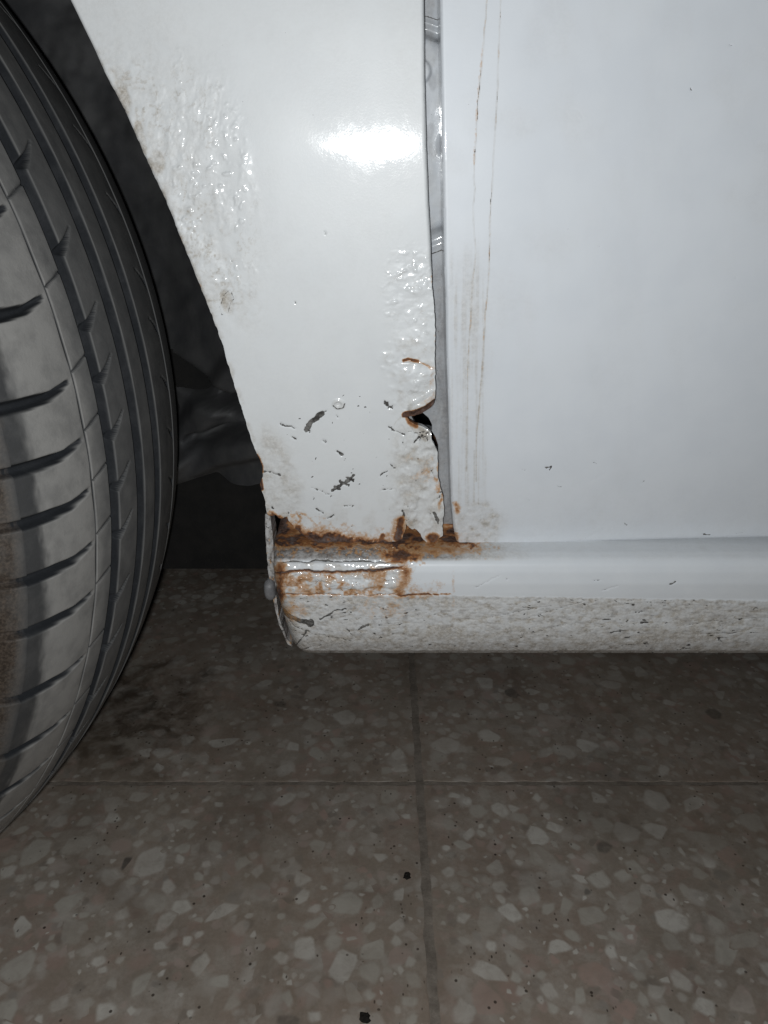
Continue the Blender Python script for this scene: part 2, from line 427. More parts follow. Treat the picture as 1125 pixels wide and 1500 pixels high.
FENDER = rough_poly(FENDER, 2.5, 1, 3, rag)
ARCH = [(58, -90), (103, 0), (138, 72), (170, 138), (204, 210), (240, 287), (285, 400), (325, 502), (355, 602), (371, 652), (381, 690), (390, 750)]
def ridged(x, y, s, o=4): return 1 - np.abs(fbm(x, y, s, o) * 2 - 1) * 2
def fender_fn(x, y, d):
    h = np.zeros(x.shape); rust = np.zeros(x.shape); dirt = np.zeros(x.shape); chip = np.zeros(x.shape)
    # slow waves of the pressed sheet
    h += .00035 * (fbm(x / 190, y / 190, 4, 2) - .5)
    h += .0004 * np.exp(-((y - 205) / 70) ** 2) - .0006 * np.exp(-((x - 530) / 110) ** 2 - ((y - 210) / 200) ** 2)     # feature line and arch flare
    da = dpoly(x, y, ARCH)[0]
    wob = fbm(x / 40, y / 40, 21, 4) - .5
    # blistered paint along the arch
    b1 = blob(x + wob * 50, y, 300, 265, 62, 165, -14, .45) * sm(x + .42 * (400 - y) * .55, 215, 260)
    rip = ridged(x / 17, y / 30, 31, 4); pim = sm(fbm(x / 7.5, y / 8.5, 77, 2), .56, .85)
    h += b1 * (.00030 * np.clip(rip, 0, 1) * sm(fbm(x / 30, y / 60, 6, 3), .38, .62) + .00036 * pim * sm(fbm(x / 22, y / 50, 5, 3), .46, .62) + .0008 * (fbm(x / 30, y / 48, 8, 3) - .5))
    edge_b = (1 - sm(da, 20, 95)) * sm(y, 40, 120) * (1 - sm(y, 440, 520))
    h += edge_b * .00045 * (fbm(x / 14, y / 14, 9, 4) - .5)
    sp = sm(fbm(x / 5, y / 5, 40, 4), .53, .68) * sm(fbm(x / 28, y / 28, 43, 3), .42, .6)
    dirt += .55 * edge_b * sp + .22 * edge_b * sm(fbm(x / 22, y / 22, 44, 4), .45, .65)
    dirt += .5 * (1 - sm(da, 1, 9)) * sm(y, 90, 150) * sm(fbm(x / 12, y / 12, 46, 3), .4, .6)
    for cx, cy, rx, ry in ((178, 140, 10, 26), (231, 238, 13, 17), (205, 200, 8, 26), (331, 441, 9, 19)):
        m = blob(x + wob * 12, y + wob * 9, cx, cy, rx, ry, -14, .25); dirt += .62 * m; h -= .00012 * m
    dirt += .5 * b1 * sm(np.abs(rip), .0, .1) * sm(ridged(x / 9, y / 14, 35, 4), .80, .96) * sm(fbm(x / 30, y / 40, 36, 2), .4, .6)
    ring = line(x, y, [(337, 424), (343, 438), (338, 442), (334, 458), (325, 461), (322, 450), (328, 432), (337, 424)], .4, 1.2); chip += .55 * ring
    rust += .45 * blob(x, y, 264, 352, 3, 7, -20) + .35 * blob(x, y, 291, 420, 3, 5)
    # blisters and flaking along the shut line
    b2 = blob(x + wob * 20, y, 612, 425, 48, 55, 10, .5); b3 = blob(x + wob * 30, y + wob * 20, 606, 545, 42, 62, 0, .4)
    pim2 = sm(fbm(x / 8, y / 6.5, 88, 2), .52, .85)
    dirt += .35 * (b2 + b3) * sm(ridged(x / 10, y / 8, 411, 4), .82, .97) * sm(fbm(x / 16, y / 16, 412, 2), .45, .65)
    h += .0006 * b2 * (fbm(x / 15, y / 11, 413, 3) - .5) + (b2 * .00042 * sm(fbm(x / 20, y / 14, 7, 2), .4, .6) + b3 * .0004 * sm(fbm(x / 20, y / 14, 7, 2), .45, .65)) * pim2 + b3 * .0005 * np.clip(ridged(x / 26, y / 20, 52, 3), 0, 1)
    h += .0013 * blob(x, y, 610, 553, 24, 17, 0, .6) + .0007 * blob(x, y, 612, 505, 22, 18, 0, .7) + .0006 * blob(x, y, 615, 423, 17, 8, -10, .7)
    low = blob(x + wob * 26, y + wob * 20, 622, 695, 52, 112, 0, .28) * sm(x, 555, 600)
    h += low * (.0011 * (fbm(x / 26, y / 26, 61, 4) - .45) + .0005 * np.clip(ridged(x / 12, y / 15, 63, 3), 0, 1))
    h += .0012 * blob(x, y, 641, 750, 9, 12, 0, .6)
    ddn = fbm(x / 16, y / 14, 65, 4)
    dirt += low * (.22 + .45 * sm(ddn, .45, .65)) + .30 * b3 * sm(fbm(x / 12, y / 9, 67, 4), .5, .7)
    crk = sm(ridged(x / 22, y / 16, 70, 4), .86, .98) * sm(fbm(x / 30, y / 30, 71, 2), .45, .6)
    chip += .75 * low * crk; h -= .00025 * low * crk
    # left foot of the fender: old filler, scalloped
    ft = blob(x + wob * 30, y + wob * 30, 405, 715, 36, 78, -10, .3)
    h += ft * .0008 * (fbm(x / 13, y / 10, 81, 4) - .5); dirt += ft * (.28 + .25 * sm(fbm(x / 14, y / 14, 83, 3), .45, .6))
    # chips
    wx = x + 4.5 * (fbm(x / 4.5, y / 4.5, 301, 3) - .5); wy = y + 4.5 * (fbm(x / 4.5, y / 4.5, 305, 3) - .5)
    ch = lambda p, w, s=1.5: line(wx, wy, p, w, s)
    for p, w in (([(449, 629), (455, 619), (463, 613), (471, 606)], 3.2), ([(470, 607), (478, 602)], .8), ([(452, 626), (455, 634)], 1.0),
                 ([(412, 621), (419, 623), (424, 625), (432, 628)], 1.2), ([(428, 640), (433, 643)], 1.2), ([(474, 645), (477, 647)], 1.5), ([(493, 661), (501, 667)], 1.4), ([(498, 664), (501, 666)], 1.9),
                 ([(487, 718), (495, 713), (504, 708), (511, 704), (518, 696)], 1.3), ([(489, 713), (497, 716)], 1.0), ([(498, 704), (503, 709), (511, 711)], 1.1), ([(508, 699), (518, 703)], 1.0),
                 ([(463, 744), (467, 748), (473, 751)], 1.2), ([(478, 759), (486, 757), (490, 754)], .5), ([(386, 690), (397, 692), (411, 697)], .9), ([(455, 715), (472, 719), (487, 728)], .3), ([(493, 608), (495, 612)], .6),
                 ([(564, 589), (573, 597)], 1.8), ([(575, 594), (568, 598)], 1.0), ([(558, 697), (567, 689)], .5), ([(572, 680), (579, 685)], 1.0), ([(560, 718), (578, 716)], .4), ([(398, 744), (400, 746)], 1.6), ([(505, 742), (517, 741), (515, 744)], .4),
                 ([(568, 625), (582, 632), (594, 636)], .7), ([(607, 648), (614, 640), (619, 636)], 1.2), ([(636, 750), (640, 757), (641, 764)], 2.0), ([(590, 760), (592, 752), (590, 748)], 1.8), ([(696, 1), (697, 2)], .5), ([(432, 443), (433, 444)], .8), ([(476, 339), (476, 343)], .4), ([(339, 382), (340, 383)], .8)):
        k_ = 1.0 if w >= 1.9 or (480 < p[0][0] < 512 and 690 < p[0][1] < 722) else .60; m = ch(p, w); chip = np.maximum(chip, m * k_); h -= .00022 * m
    o1 = blob(x, y, 496, 592, 9, 7, 10, .25); h += .0004 * o1 - .0007 * blob(x, y, 495, 593, 5, 3.5, 0, .4); dirt += .35 * o1; chip = np.maximum(chip, .9 * line(x, y, [(488, 594), (494, 599), (503, 597), (505, 591)], .3, 1.2))
    R2 = np.random.default_rng(3)
    for _ in range(60):
        a, b = R2.uniform(420, 640), R2.uniform(560, 785); r = R2.uniform(.1, .7)
        chip = np.maximum(chip, ch([(a, b), (a + R2.uniform(-2, 2), b + R2.uniform(-2, 2))], r, 1.0) * R2.uniform(.45, .9))
    for _ in range(26):
        a, b = R2.uniform(200, 620), R2.uniform(0, 560); chip = np.maximum(chip, ch([(a, b), (a + R2.uniform(-1, 1), b + R2.uniform(-1, 1))], .2, 1.0) * .6)
    dirt += .4 * ch([(578, 621), (590, 607)], .6)
    # rust
    nb = .6 * fbm(x / 11, y / 9, 101, 4) + .4 * fbm(x / 3.5, y / 3.5, 102, 3)
    yb = np.interp(x, [380, 400, 425, 445, 470, 500, 530, 552, 575, 600], [752, 752, 762, 776, 776, 779, 788, 789, 795, 800])
    rust = np.maximum(rust, sm(y - yb + (nb - .5) * 26, -6, 9) * (x < 575) * (.80 + .35 * fbm(x / 8, y / 5, 109, 3)))
    rust = np.maximum(rust, .50 * sm(y - yb + (nb - .5) * 34, -22, 4) * (x < 575) * (x > 425))
    h += .0016 * sm(y - yb, -6, 6) * (x < 575) * (fbm(x / 6, y / 5, 113, 4) - .45)
    rust = np.maximum(rust, line(x + (nb - .5) * 8, y, [(587, 762), (585, 775), (582, 790)], 3, 6) * .95)
    rust = np.maximum(rust, .55 * blob(x, y, 584, 776, 12, 22, 10, .5)); rust = np.maximum(rust, .9 * blob(x + (nb - .5) * 9, y, 634, 789, 11, 9, 0, .5))
    rust = np.maximum(rust, .8 * line(x, y, [(561, 785), (557, 792)], 2, 4))
    redge = line(x + (nb - .5) * 7, y, [(640, 668), (641, 690), (644, 712), (648, 728), (648, 745)], 2.5, 9); rust = np.maximum(rust, .50 * redge * sm(fbm(x / 6, y / 13, 107, 3), .38, .6))
    rust = np.maximum(rust, .22 * blob(x, y, 622, 694, 18, 12, 0, .6) + .1 * low * sm(ddn, .45, .7))
    lip = line(x, y, [(638, 590), (626, 598), (612, 605), (596, 609)], 6.0, 3.0) * (y > 576) * (y < 611); rust = np.maximum(rust, lip * .98)
    h += .0016 * line(x, y, [(634, 579), (620, 589), (604, 598)], 2, 7)
    rust = np.maximum(rust, .30 * line(x, y, [(634, 540), (632, 560), (635, 580), (618, 590)], 1, 7)); rust = np.maximum(rust, .8 * line(x, y, [(591, 528), (598, 526), (606, 528), (612, 529)], 1.4, 2))
    rust = np.maximum(rust, .5 * line(x, y, [(612, 529), (626, 535), (632, 540)], .6, 2)); h -= .0003 * line(x, y, [(591, 529), (602, 527), (614, 530), (627, 536)], 1, 2)
    rust = np.maximum(rust, .5 * line(x, y, [(634, 405), (637, 450), (638, 500)], .5, 4) * sm(fbm(x / 6, y / 12, 105, 3), .42, .6))
    # grey primer flap below the tear
    fl_ = inside(x, y, [(599, 617), (610, 622), (626, 629), (632, 634), (629, 642), (622, 647), (613, 637), (602, 628)]); chip = np.maximum(chip, .34 * fl_); dirt += .75 * fl_
    rust = np.maximum(rust, .75 * line(x, y, [(597, 611), (600, 618), (609, 624)], 2, 4)); h += .0016 * blob(x, y, 628, 640, 10, 14, -25, .8)
    rust = np.maximum(rust, 1.05 * line(x, y, [(376, 668), (383, 682), (381, 700), (384, 716)], 1.6, 2.2))
    rust = np.maximum(rust, .38 * line(x + (nb - .5) * 8, y + (nb - .5) * 8, [(427, 755), (436, 751), (446, 753), (458, 764), (467, 773)], .8, 2.4)); rust = np.maximum(rust, .5 * line(x + (nb - .5) * 8, y, [(436, 752), (441, 760), (436, 768), (446, 772)], 1.0, 2.5))
    dirt += .25 * sm(y, 690, 790) * sm(fbm(x / 20, y / 20, 111, 4), .5, .7)
    # run-off film and dust along the top left
    dirt += .10 * (1 - sm(da, 60, 190)) * (1 - sm(y, 300, 500)) + .04 + .07 * fbm(x / 60, y / 160, 120, 3)
    return h, {'rust': np.clip(rust, 0, 1.1), 'dirt': np.clip(dirt, 0, .95), 'chip': np.clip(chip, 0, 1)}
to_car(sheet('front_fender', FENDER, 1.3, body, fender_fn, FPAINT, car, rim=.0035, edge_r=5.5, edge_mask=lambda x, y: (1 - sm(y, 380, 420)) * sm(x, 560, 600) + .5 * (x < 400) * (1 - sm(y, 300, 600))))

# ---- door
DOOR = [(645, -90), (645, 0), (646, 80), (647.5, 213), (650, 320), (651.5, 400), (653, 439), (654, 512), (656.7, 585), (659, 673), (661, 732), (664.6, 770), (667.5, 790), (671, 799), (678, 802),
        (704, 800), (739, 799), (812, 796), (899, 792), (985, 790), (1125, 787), (1330, 783), (1330, -90)]
def door_fn(x, y, d):
    h = .0004 * (fbm(x / 230, y / 230, 14, 2) - .5); rust = np.zeros(x.shape); dirt = np.zeros(x.shape); chip = np.zeros(x.shape)
    h += .0004 * np.exp(-((y - 205) / 70) ** 2)
    wob = fbm(x / 30, y / 30, 22, 3) - .5; j = (fbm(x / 9, y / 14, 23, 2) - .5) * 3
    L1 = [(714, -90), (713, 0), (709, 56), (705, 103), (700, 151), (697, 207), (695, 237), (694, 259), (696, 276), (693, 302), (697, 371), (692, 414), (690, 457)]
    L2 = [(734, -90), (733, 0), (731, 60), (728, 147), (724, 207), (722, 246), (718, 319), (717, 366), (715, 414), (711, 457), (708, 520), (703, 580), (698, 640), (697, 705)]
    brk = sm(fbm(x / 6, y / 26, 25, 3), .38, .6)
    l1 = line(x + j, y, L1, .3, 1.3); hot = sm(y, 45, 70) * (1 - sm(y, 225, 250))
    chip += .62 * l1 * brk * (.55 + .45 * hot); rust += .16 * line(x + j + 1.5, y, L1, .6, 1.8) * hot
    rust += .1 * line(x, y, [(706, 80), (700, 140), (698, 170), (695, 236)], 1.2, 1.5) * hot
    chip += .62 * line(x + j * .4, y, L2, .25, 1.2) * brk * (1 - .35 * sm(y, 300, 500)); rust += .13 * line(x + j, y, [(718, 319), (715, 414), (711, 457), (703, 580)], .6, 2) * brk
    dirt += .28 * line(x, y, L2, .3, 1.5) * sm(y, 380, 480)
    chip += .5 * line(x, y, [(673, 552), (675, 590), (676, 620), (676, 656)], .2, 1.1) * brk; dirt += .5 * line(x, y, [(695, 660), (694, 735)], .3, 1.5)
    for L in (L1 + [(686, 520), (684, 600), (683, 690)], L2):
        ln = line(x + j * .5, y, L, .2, 1.5); dirt += .62 * ln * (.55 + .45 * brk); rust = np.maximum(rust, .20 * ln * brk * (1 - sm(y, 480, 640)))
    # touched-up band beside the edge: brushed, slightly off colour
    band = sm(x, 656, 662) * (1 - sm(x + wob * 14, 703, 722)) * sm(y, 330, 430) * (1 - sm(y, 735, 745))
    st = fbm(x / 3.2, y / 120, 27, 3); dirt += band * (.12 + .30 * sm(st, .45, .7)); h += band * .00006 * (st - .5)
    pt = blob(x + wob * 22, y + wob * 18, 700, 768, 38, 32, 0, .3); h += pt * .0006 * (fbm(x / 6, y / 5, 29, 4) - .5); dirt += pt * (.30 + .45 * sm(fbm(x / 9, y / 9, 30, 4), .42, .62))
    nb = fbm(x / 8, y / 8, 33, 4)
    rust = np.maximum(rust, .62 * blob(x + (nb - .5) * 9, y + (nb - .5) * 9, 669, 744, 4.5, 8, 0, .8)); rust = np.maximum(rust, .62 * line(x + (nb - .5) * 6, y, [(665, 748), (668, 770), (671, 798)], .5, 4) * sm(nb, .35, .6))
    rust = np.maximum(rust, .6 * line(x, y + (nb - .5) * 5, [(674, 801), (700, 800), (735, 799)], .3, 3) * sm(nb, .4, .6))
    rust = np.maximum(rust, .1 * blob(x, y, 676, 775, 14, 30, 0, .7))
    for p, w, s in (([(800, 685), (808, 683), (805, 689)], 1.1, .9), ([(762, 685), (769, 689)], 1.1, .6), ([(715, 672), (745, 680), (764, 686)], .3, .35), ([(801, 700), (820, 708), (847, 716)], .5, .45), ([(863, 706), (886, 694)], .3, .5), ([(816, 712), (822, 713)], 1.0, .7),
                    ([(938, 709), (944, 704)], .7, .6), ([(870, 677), (875, 680)], .6, .7), ([(772, 731), (776, 733)], .6, .6), ([(848, 792), (862, 786), (888, 773)], .5, .6), ([(752, 775), (767, 769)], .3, .4), ([(824, 772), (828, 782)], .3, .4), ([(1030, 782), (1040, 783)], .7, .9), ([(1075, 782), (1092, 780)], .4, .6), ([(915, 767), (918, 768)], .9, .9),
                    ([(1011, 129), (1012, 132)], .7, .9), ([(1068, 66), (1072, 67)], .7, .8), ([(1120, 384), (1125, 382)], .3, .6), ([(929, 464), (936, 460), (955, 457)], .3, .45), ([(828, 165), (835, 161), (848, 162), (855, 176), (840, 178), (830, 172)], .1, .35), ([(877, 361), (878, 362)], .6, .8), ([(1077, 407), (1078, 408)], .6, .8), ([(654, 420), (660, 425)], .4, .5), ([(654, 428), (662, 419)], .3, .5)):
        m = line(x + 3 * (fbm(x / 4.5, y / 4.5, 301, 3) - .5), y + 3 * (fbm(x / 4.5, y / 4.5, 305, 3) - .5), p, w * .8, 1.3); chip = np.maximum(chip, m * s * .75); h -= .0001 * m * s
    R2 = np.random.default_rng(8)
    for _ in range(60):
        a, b = R2.uniform(680, 1125), R2.uniform(-10, 780); chip = np.maximum(chip, line(x, y, [(a, b), (a + R2.uniform(-1.5, 1.5), b + R2.uniform(-1, 1))], .2, .9) * R2.uniform(.35, .65))
    for _ in range(26):
        a, b = R2.uniform(700, 1125), R2.uniform(640, 790); l = R2.uniform(5, 26); chip = np.maximum(chip, line(x, y, [(a, b), (a + l, b - l * R2.uniform(-.3, .6))], .1, .9) * R2.uniform(.15, .45))
    dirt += .045 * sm(fbm(x / 40, y / 170, 37, 4), .5, .75) + .10 * sm(fbm(x / 90, y / 90, 38, 3), .5, .8) * (1 - sm(y, 350, 650)) + .10 * sm(y, 640, 790)
    return h, {'rust': np.clip(rust, 0, 1), 'dirt': np.clip(dirt, 0, .9), 'chip': np.clip(chip, 0, 1)}
to_car(sheet('front_door', rough_poly(DOOR, 3, 1, 7, lambda x, y: .2 + 1.0 * sm(y, 730, 760) * (x < 760)), 1.6, lambda x, z: body(x, z) - .0003, door_fn, DPAINT, car, rim=.011, edge_r=5, edge_mask=lambda x, y: np.where(x < 700, 1, .5)))

# ---- hinge pillar seen through the shut line
def pillar_fn(x, y, d):
    r = np.hypot(x - 575, (y - 199))
    h = .0026 * (1 - sm(r, 140, 181)) - .0016 * (1 - sm(np.abs(r - 160), 2, 14))
    h += .0008 * (1 - sm(np.hypot(x - 611, y - 107), 17, 21)) - .0005 * (1 - sm(np.hypot(x - 661, y - 214), 14, 26))
    h += .0002 * (fbm(x / 20, y / 40, 3, 3) - .5)
    seam = 1 - sm(np.abs(r - 182), .2, 2.0)
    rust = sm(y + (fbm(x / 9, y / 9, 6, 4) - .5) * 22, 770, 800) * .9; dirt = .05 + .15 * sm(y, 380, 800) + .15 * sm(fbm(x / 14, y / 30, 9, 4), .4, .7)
    return h, {'rust': rust, 'dirt': np.clip(dirt, 0, .95), 'muck': .30 * sm(y, 340, 420) + .25 * sm(fbm(x / 10, y / 40, 15, 3), .45, .65), 'chip': np.maximum(.75 * seam, .7 * sm(fbm(x / 2.2, y / 2.2, 12, 2), .83, .9))}  # muck term also makes the lower half of the pillar darker
SHADOW_CUTS = [[(600, 605), (610, 602), (620, 605), (628, 612), (633, 622), (633, 629), (624, 628), (610, 624)], [(632, 630), (638, 640), (642, 652), (642, 662), (636, 656), (631, 644)]]  # crescents cut away to stand in for the flap's black cast shadow
to_car(sheet('hinge_pillar', [(560, -90), (720, -90), (720, 812), (540, 812), (540, 740), (560, 640)], 1.5, lambda x, z: .2640 - .1056 * z + .25 * z * z + 0 * x, pillar_fn, PILLAR_SHADE, car, hole=SHADOW_CUTS, rim=.006))

# ---- sill
PROF = np.array([(.305, -.085), (.2865, -.088), (.2840, -.100), (.2825, -.1120), (.2780, -.1168), (.268, -.1184), (.2605, -.1192), (.2572, -.1202), (.2554, -.1222), (.2546, -.1252), (.2545, -.1300), (.2553, -.1345), (.2560, -.1376),
                 (.2559, -.1385), (.2569, -.1440), (.2582, -.1520), (.2600, -.1592), (.2624, -.1645), (.2668, -.1686), (.275, -.1712), (.290, -.173), (.330, -.174)])
def make_sill():
    s = np.concatenate([[0], np.cumsum(np.hypot(*np.diff(PROF, axis=0).T))]); n = 265
    # dense where it shows
    t = np.concatenate([np.linspace(0, s[3], 16)[:-1], np.linspace(s[3], s[18], n), np.linspace(s[18], s[-1], 16)[1:]])
    py, pz = np.interp(t, s, PROF[:, 0]), np.interp(t, s, PROF[:, 1])
    for _ in range(6):
        py[1:-1] = (py[:-2] + 2 * py[1:-1] + py[2:]) / 4; pz[1:-1] = (pz[:-2] + 2 * pz[1:-1] + pz[2:]) / 4
    cols = np.concatenate([np.linspace(0, .19, 560), np.linspace(.193, .8, 60)]); nc, nr = len(cols), len(t)
    U, PY = np.meshgrid(cols, py); _, PZ = np.meshgrid(cols, pz)
    x0 = -.0435 + np.clip((-.125 - PZ) / .045, 0, 1) ** 1.6 * .0068
    X = x0 + U
    k = np.clip(1 - U / .007, 0, 1); PYe = PY + (1 - np.sqrt(1 - k * k)) * .010            # rounded front end
    PYe += -.0022 * sm(X, -.02, .2) * 0
    dt = np.gradient(np.stack([py, pz], 1), axis=0); nrm = np.stack([dt[:, 1], -dt[:, 0]], 1); nrm /= np.linalg.norm(nrm, axis=1)[:, None]
    P = np.stack([X, PYe, PZ + H], -1).reshape(-1, 3); x, y = to_px(P)
    y = y.copy()
    h = np.zeros(len(x)); muck = np.zeros(len(x)); rust = np.zeros(len(x)); dirt = np.zeros(len(x)); chip = np.zeros(len(x))
    v = np.repeat(np.arange(nr), nc); tt = t[v]; face = sm(y, 815, 830)
    ycr = np.interp(x, [400, 640, 1125, 1600], [872, 872, 880, 888])
    lo = sm(y - ycr + (fbm(x / 5, y * 0, 5, 2) - .5) * 2.2, -1, 1.2) * (tt > s[9])
    left = 1 - sm(x, 575, 612)
    # stone-guard coating below the crease
    tex = fbm(x / 8.5, y / 4.2, 17, 3); tex2 = fbm(x / 4.2, y / 2.8, 19, 3)
    h += lo * (.00020 + .00026 * (sm(tex, .30, .58) - 1) * .55 + .00014 * (tex2 - .5))
    pit = (1 - sm(tex, .30, .42)); dirt += lo * (.50 + .45 * pit + .25 * sm(fbm(x / 60, y / 14, 23, 4), .45, .7) + .25 * sm(y, 905, 955)); chip += lo * .62 * (1 - sm(fbm(x / 9, y / 2.6, 27, 4), .26, .36)) * sm(fbm(x / 34, y / 16, 24, 3), .42, .6)
    # flaking layers at the rusted end
    w1, w2, w3 = [(fbm(x / 16, x * 0 + i, 200 + i, 4) - .5) * 2 for i in range(3)]
    y1, y2, y3 = 822.5 + w1 * 4, np.interp(x, [400, 560, 600], [838, 835, 827]) + w2 * 4.5, 871.5 + w3 * 3.5
    c1 = (1 - sm(np.abs(y - y1), .4, 1.7)) * left * sm(x, 405, 415); c2 = (1 - sm(np.abs(y - y2), .9, 3.0)) * left; c3 = (1 - sm(np.abs(y - y3), .5, 2.2)) * (1 - sm(x, 655, 668)) 
    h -= .0008 * (c1 + 1.3 * c2 + .5 * c3 * left)
    band = sm(y, 822, 826) * (1 - sm(y - y2, -3, 0)) * left; h += band * (.0008 + .0005 * fbm(x / 10, y / 7, 31, 3))
    mid = sm(y - y2, 0, 4) * (1 - sm(y - y3, -3, 0)) * left; h += mid * (.0003 + .0012 * (fbm(x / 22, y / 11, 33, 4) - .4) + .0005 * np.clip(ridged(x / 26, y / 12, 36, 3), 0, 1))
    tr = fbm(x / 34 + .15 * w1, y / 15, 401, 4) * 7; fr = tr - np.floor(tr); h += mid * .00055 * (np.floor(tr) + sm(fr, .0, .16)) * .6 - mid * .0010
    te = (1 - sm(fr, .02, .20)) * mid * sm(fbm(x / 20, y / 14, 403, 3), .36, .58); rust += .34 * te; chip += .30 * te * sm(fbm(x / 5, y / 4, 405, 2), .5, .7)
    dirt += (band + mid) * (.26 + .38 * sm(fbm(x / 13, y / 8, 37, 4), .42, .65)); crk = sm(ridged(x / 30, y / 13, 39, 4), .88, .98); chip += mid * crk * .55; rust += mid * crk * .25
    nb = .55 * fbm(x / 10, y / 9, 41, 4) + .45 * fbm(x / 3.5, y / 3., 42, 3)
    rust = np.maximum(rust, c2 * 1.0); rust = np.maximum(rust, .85 * c3 * sm(nb, .25, .5)); chip = np.maximum(chip, .8 * c1)
    rust = np.maximum(rust, left * .55 * np.exp(-np.maximum(y - y2, 0) / 7) * (y > y2 - 2) * sm(nb, .3, .62) * face); rust = np.maximum(rust, .5 * np.exp(-np.abs(y - y3) / 5) * (1 - sm(x, 640, 668)) * sm(nb, .32, .6) * (y > 800))
    # rust runs
    cont = fbm(x / 24, y / 17, 47, 4); run = (1 - sm(np.abs(cont - .5), .008, .045)) * sm(fbm(x / 40, y / 30, 48, 2), .3, .55); rust = np.maximum(rust, (.16 * run + .50 * sm(fbm(x / 18, y / 12, 49, 3), .4, .65)) * mid + .24 * run * (1 - sm(y, 878, 915)) * lo * left)
    for cx, ww, a in ((481, 7, .36), (548, 9, .36), (590, 12, .60)):
        rust = np.maximum(rust, a * np.exp(-((x - cx - (y - 850) * -.25 * (cx > 580) + (nb - .5) * 16) / ww) ** 2) * sm(y, 822, 832) * (1 - sm(y, 868, 884)))
    rust = np.maximum(rust, .85 * np.exp(-((x - 411 + (nb - .5) * 14) / 9) ** 2) * sm(y, 815, 830) * (1 - sm(y, 870, 900)))
    rust = np.maximum(rust, .40 * sm(fbm(x / 12, y / 40, 407, 3), .25, .6) * sm(x, 590, 605) * (1 - sm(x, 650, 672)) * sm(y, 836, 872) * (y < 876)); rust = np.maximum(rust, .26 * (1 - sm(np.abs(x - 664), .5, 4)) * sm(y, 824, 850) * (1 - sm(y, 880, 930)))
    rust = np.maximum(rust, .23 * blob(x, y, 560, 892, 40, 16, 0, .6)); rust = np.maximum(rust, .33 * blob(x, y, 425, 893, 22, 18, 0, .6))
    # ledge under the fender: grey muck, rust at the back
    ledge = (1 - sm(y, 816, 824)) * (tt < s[9]); la = (1 - sm(x, 690, 790))
    dirt += ledge * la * .75 + ledge * (1 - la) * .12; chip += ledge * left * .40 * sm(fbm(x / 14, y / 4, 53, 4), .46, .62)
    rust = np.maximum(rust, (1 - sm(y + (nb - .5) * 26, 795, 809)) * (1 - sm(x + (nb - .5) * 60, 665, 735)) * (.68 + .5 * sm(fbm(x / 18, y / 7, 43, 3), .35, .65)))
    rust = np.maximum(rust, .95 * blob(x + (nb - .5) * 50, y + (nb - .5) * 16, 588, 814, 27, 11, 0, .7)); rust = np.maximum(rust, .5 * blob(x + (nb - .5) * 18, y, 650, 806, 55, 7, 0, .6)); rust = np.maximum(rust, .55 * sm(x, 690, 600) * 0 + .42 * ledge * la * sm(nb, .45, .7))
    muck = np.maximum(muck, ledge * (1 - sm(x, 620, 720)) * (.72 + .3 * sm(nb, .4, .6))); h += ledge * left * .0007 * (fbm(x / 9, y / 3.5, 57, 4) - .5)
    muck = np.maximum(muck, lo * .35 * sm(y, 915, 955)); muck = np.maximum(muck, lo * .30 * sm(fbm(x / 9, y / 3, 58, 5), .54, .70))
    # front end: grime, green-black scuff
    scu = line(x + (nb - .5) * 6, y + (nb - .5) * 5, [(414, 893), (425, 903), (440, 909), (452, 910)], 2.2, 3); scu = np.maximum(scu, blob(x, y, 455, 912, 6, 7, 20, .5)); chip = np.maximum(chip, .8 * scu)
    for p, w in (([(418, 900), (432, 918), (448, 925)], .8), ([(448, 925), (440, 938), (432, 946)], 1.2), ([(450, 925), (475, 931), (520, 940)], .5), ([(469, 906), (485, 898), (494, 893), (507, 892)], 1.2), ([(507, 921), (522, 934)], .9), ([(525, 922), (540, 914)], 1.4), ([(981, 856), (989, 853)], 1.6),
                 ([(697, 860), (714, 852), (731, 843)], .5), ([(742, 848), (744, 849)], 1.0), ([(705, 908), (745, 898), (808, 887)], .7), ([(770, 906), (815, 893), (858, 879)], .5), ([(790, 924), (830, 914)], .6), ([(1008, 916), (1040, 909), (1060, 910)], 1.0), ([(1075, 907), (1125, 904)], .7), ([(870, 850), (880, 851)], .5), ([(882, 865), (905, 858)], .3),
                 ([(1025, 929), (1080, 926)], .7), ([(930, 897), (942, 896)], 1.0), ([(938, 912), (948, 912)], 1.1), ([(895, 926), (910, 924)], 1.1), ([(430, 953), (470, 945)], .3), ([(412, 896), (416, 920), (424, 940)], 1.5)):
        m = line(x + 4 * (fbm(x / 5, y / 4.5, 301, 3) - .5), y + 4 * (fbm(x / 5, y / 4.5, 305, 3) - .5), p, w * .55, 1.4); chip = np.maximum(chip, (.50 if w < 1.1 else .80) * m); h -= .00015 * m
    dirt += .45 * (1 - sm(x, 405, 450)) * sm(y, 870, 900); dirt += .06 * fbm(x / 60, y / 20, 59, 3)
    vis = 1.0
    N3 = np.stack([np.zeros(len(x)), nrm[v, 0], nrm[v, 1]], 1)
    P = P + N3 * h[:, None]
    q = grid_quads(nr, nc)
    # close the front end
    cap0 = len(P); cap = P.reshape(nr, nc, 3)[:, 0].copy(); capi = cap.copy(); capi[:, 1] = np.maximum(cap[:, 1], .285) + .015; capi[:, 0] += .002
    V = np.concatenate([P, cap, capi]); i = np.arange(nr - 1); cq = np.stack([cap0 + i, cap0 + i + 1, cap0 + nr + i + 1, cap0 + nr + i], 1)
    cx = lambda a, val: np.concatenate([a, np.full(2 * nr, val)])
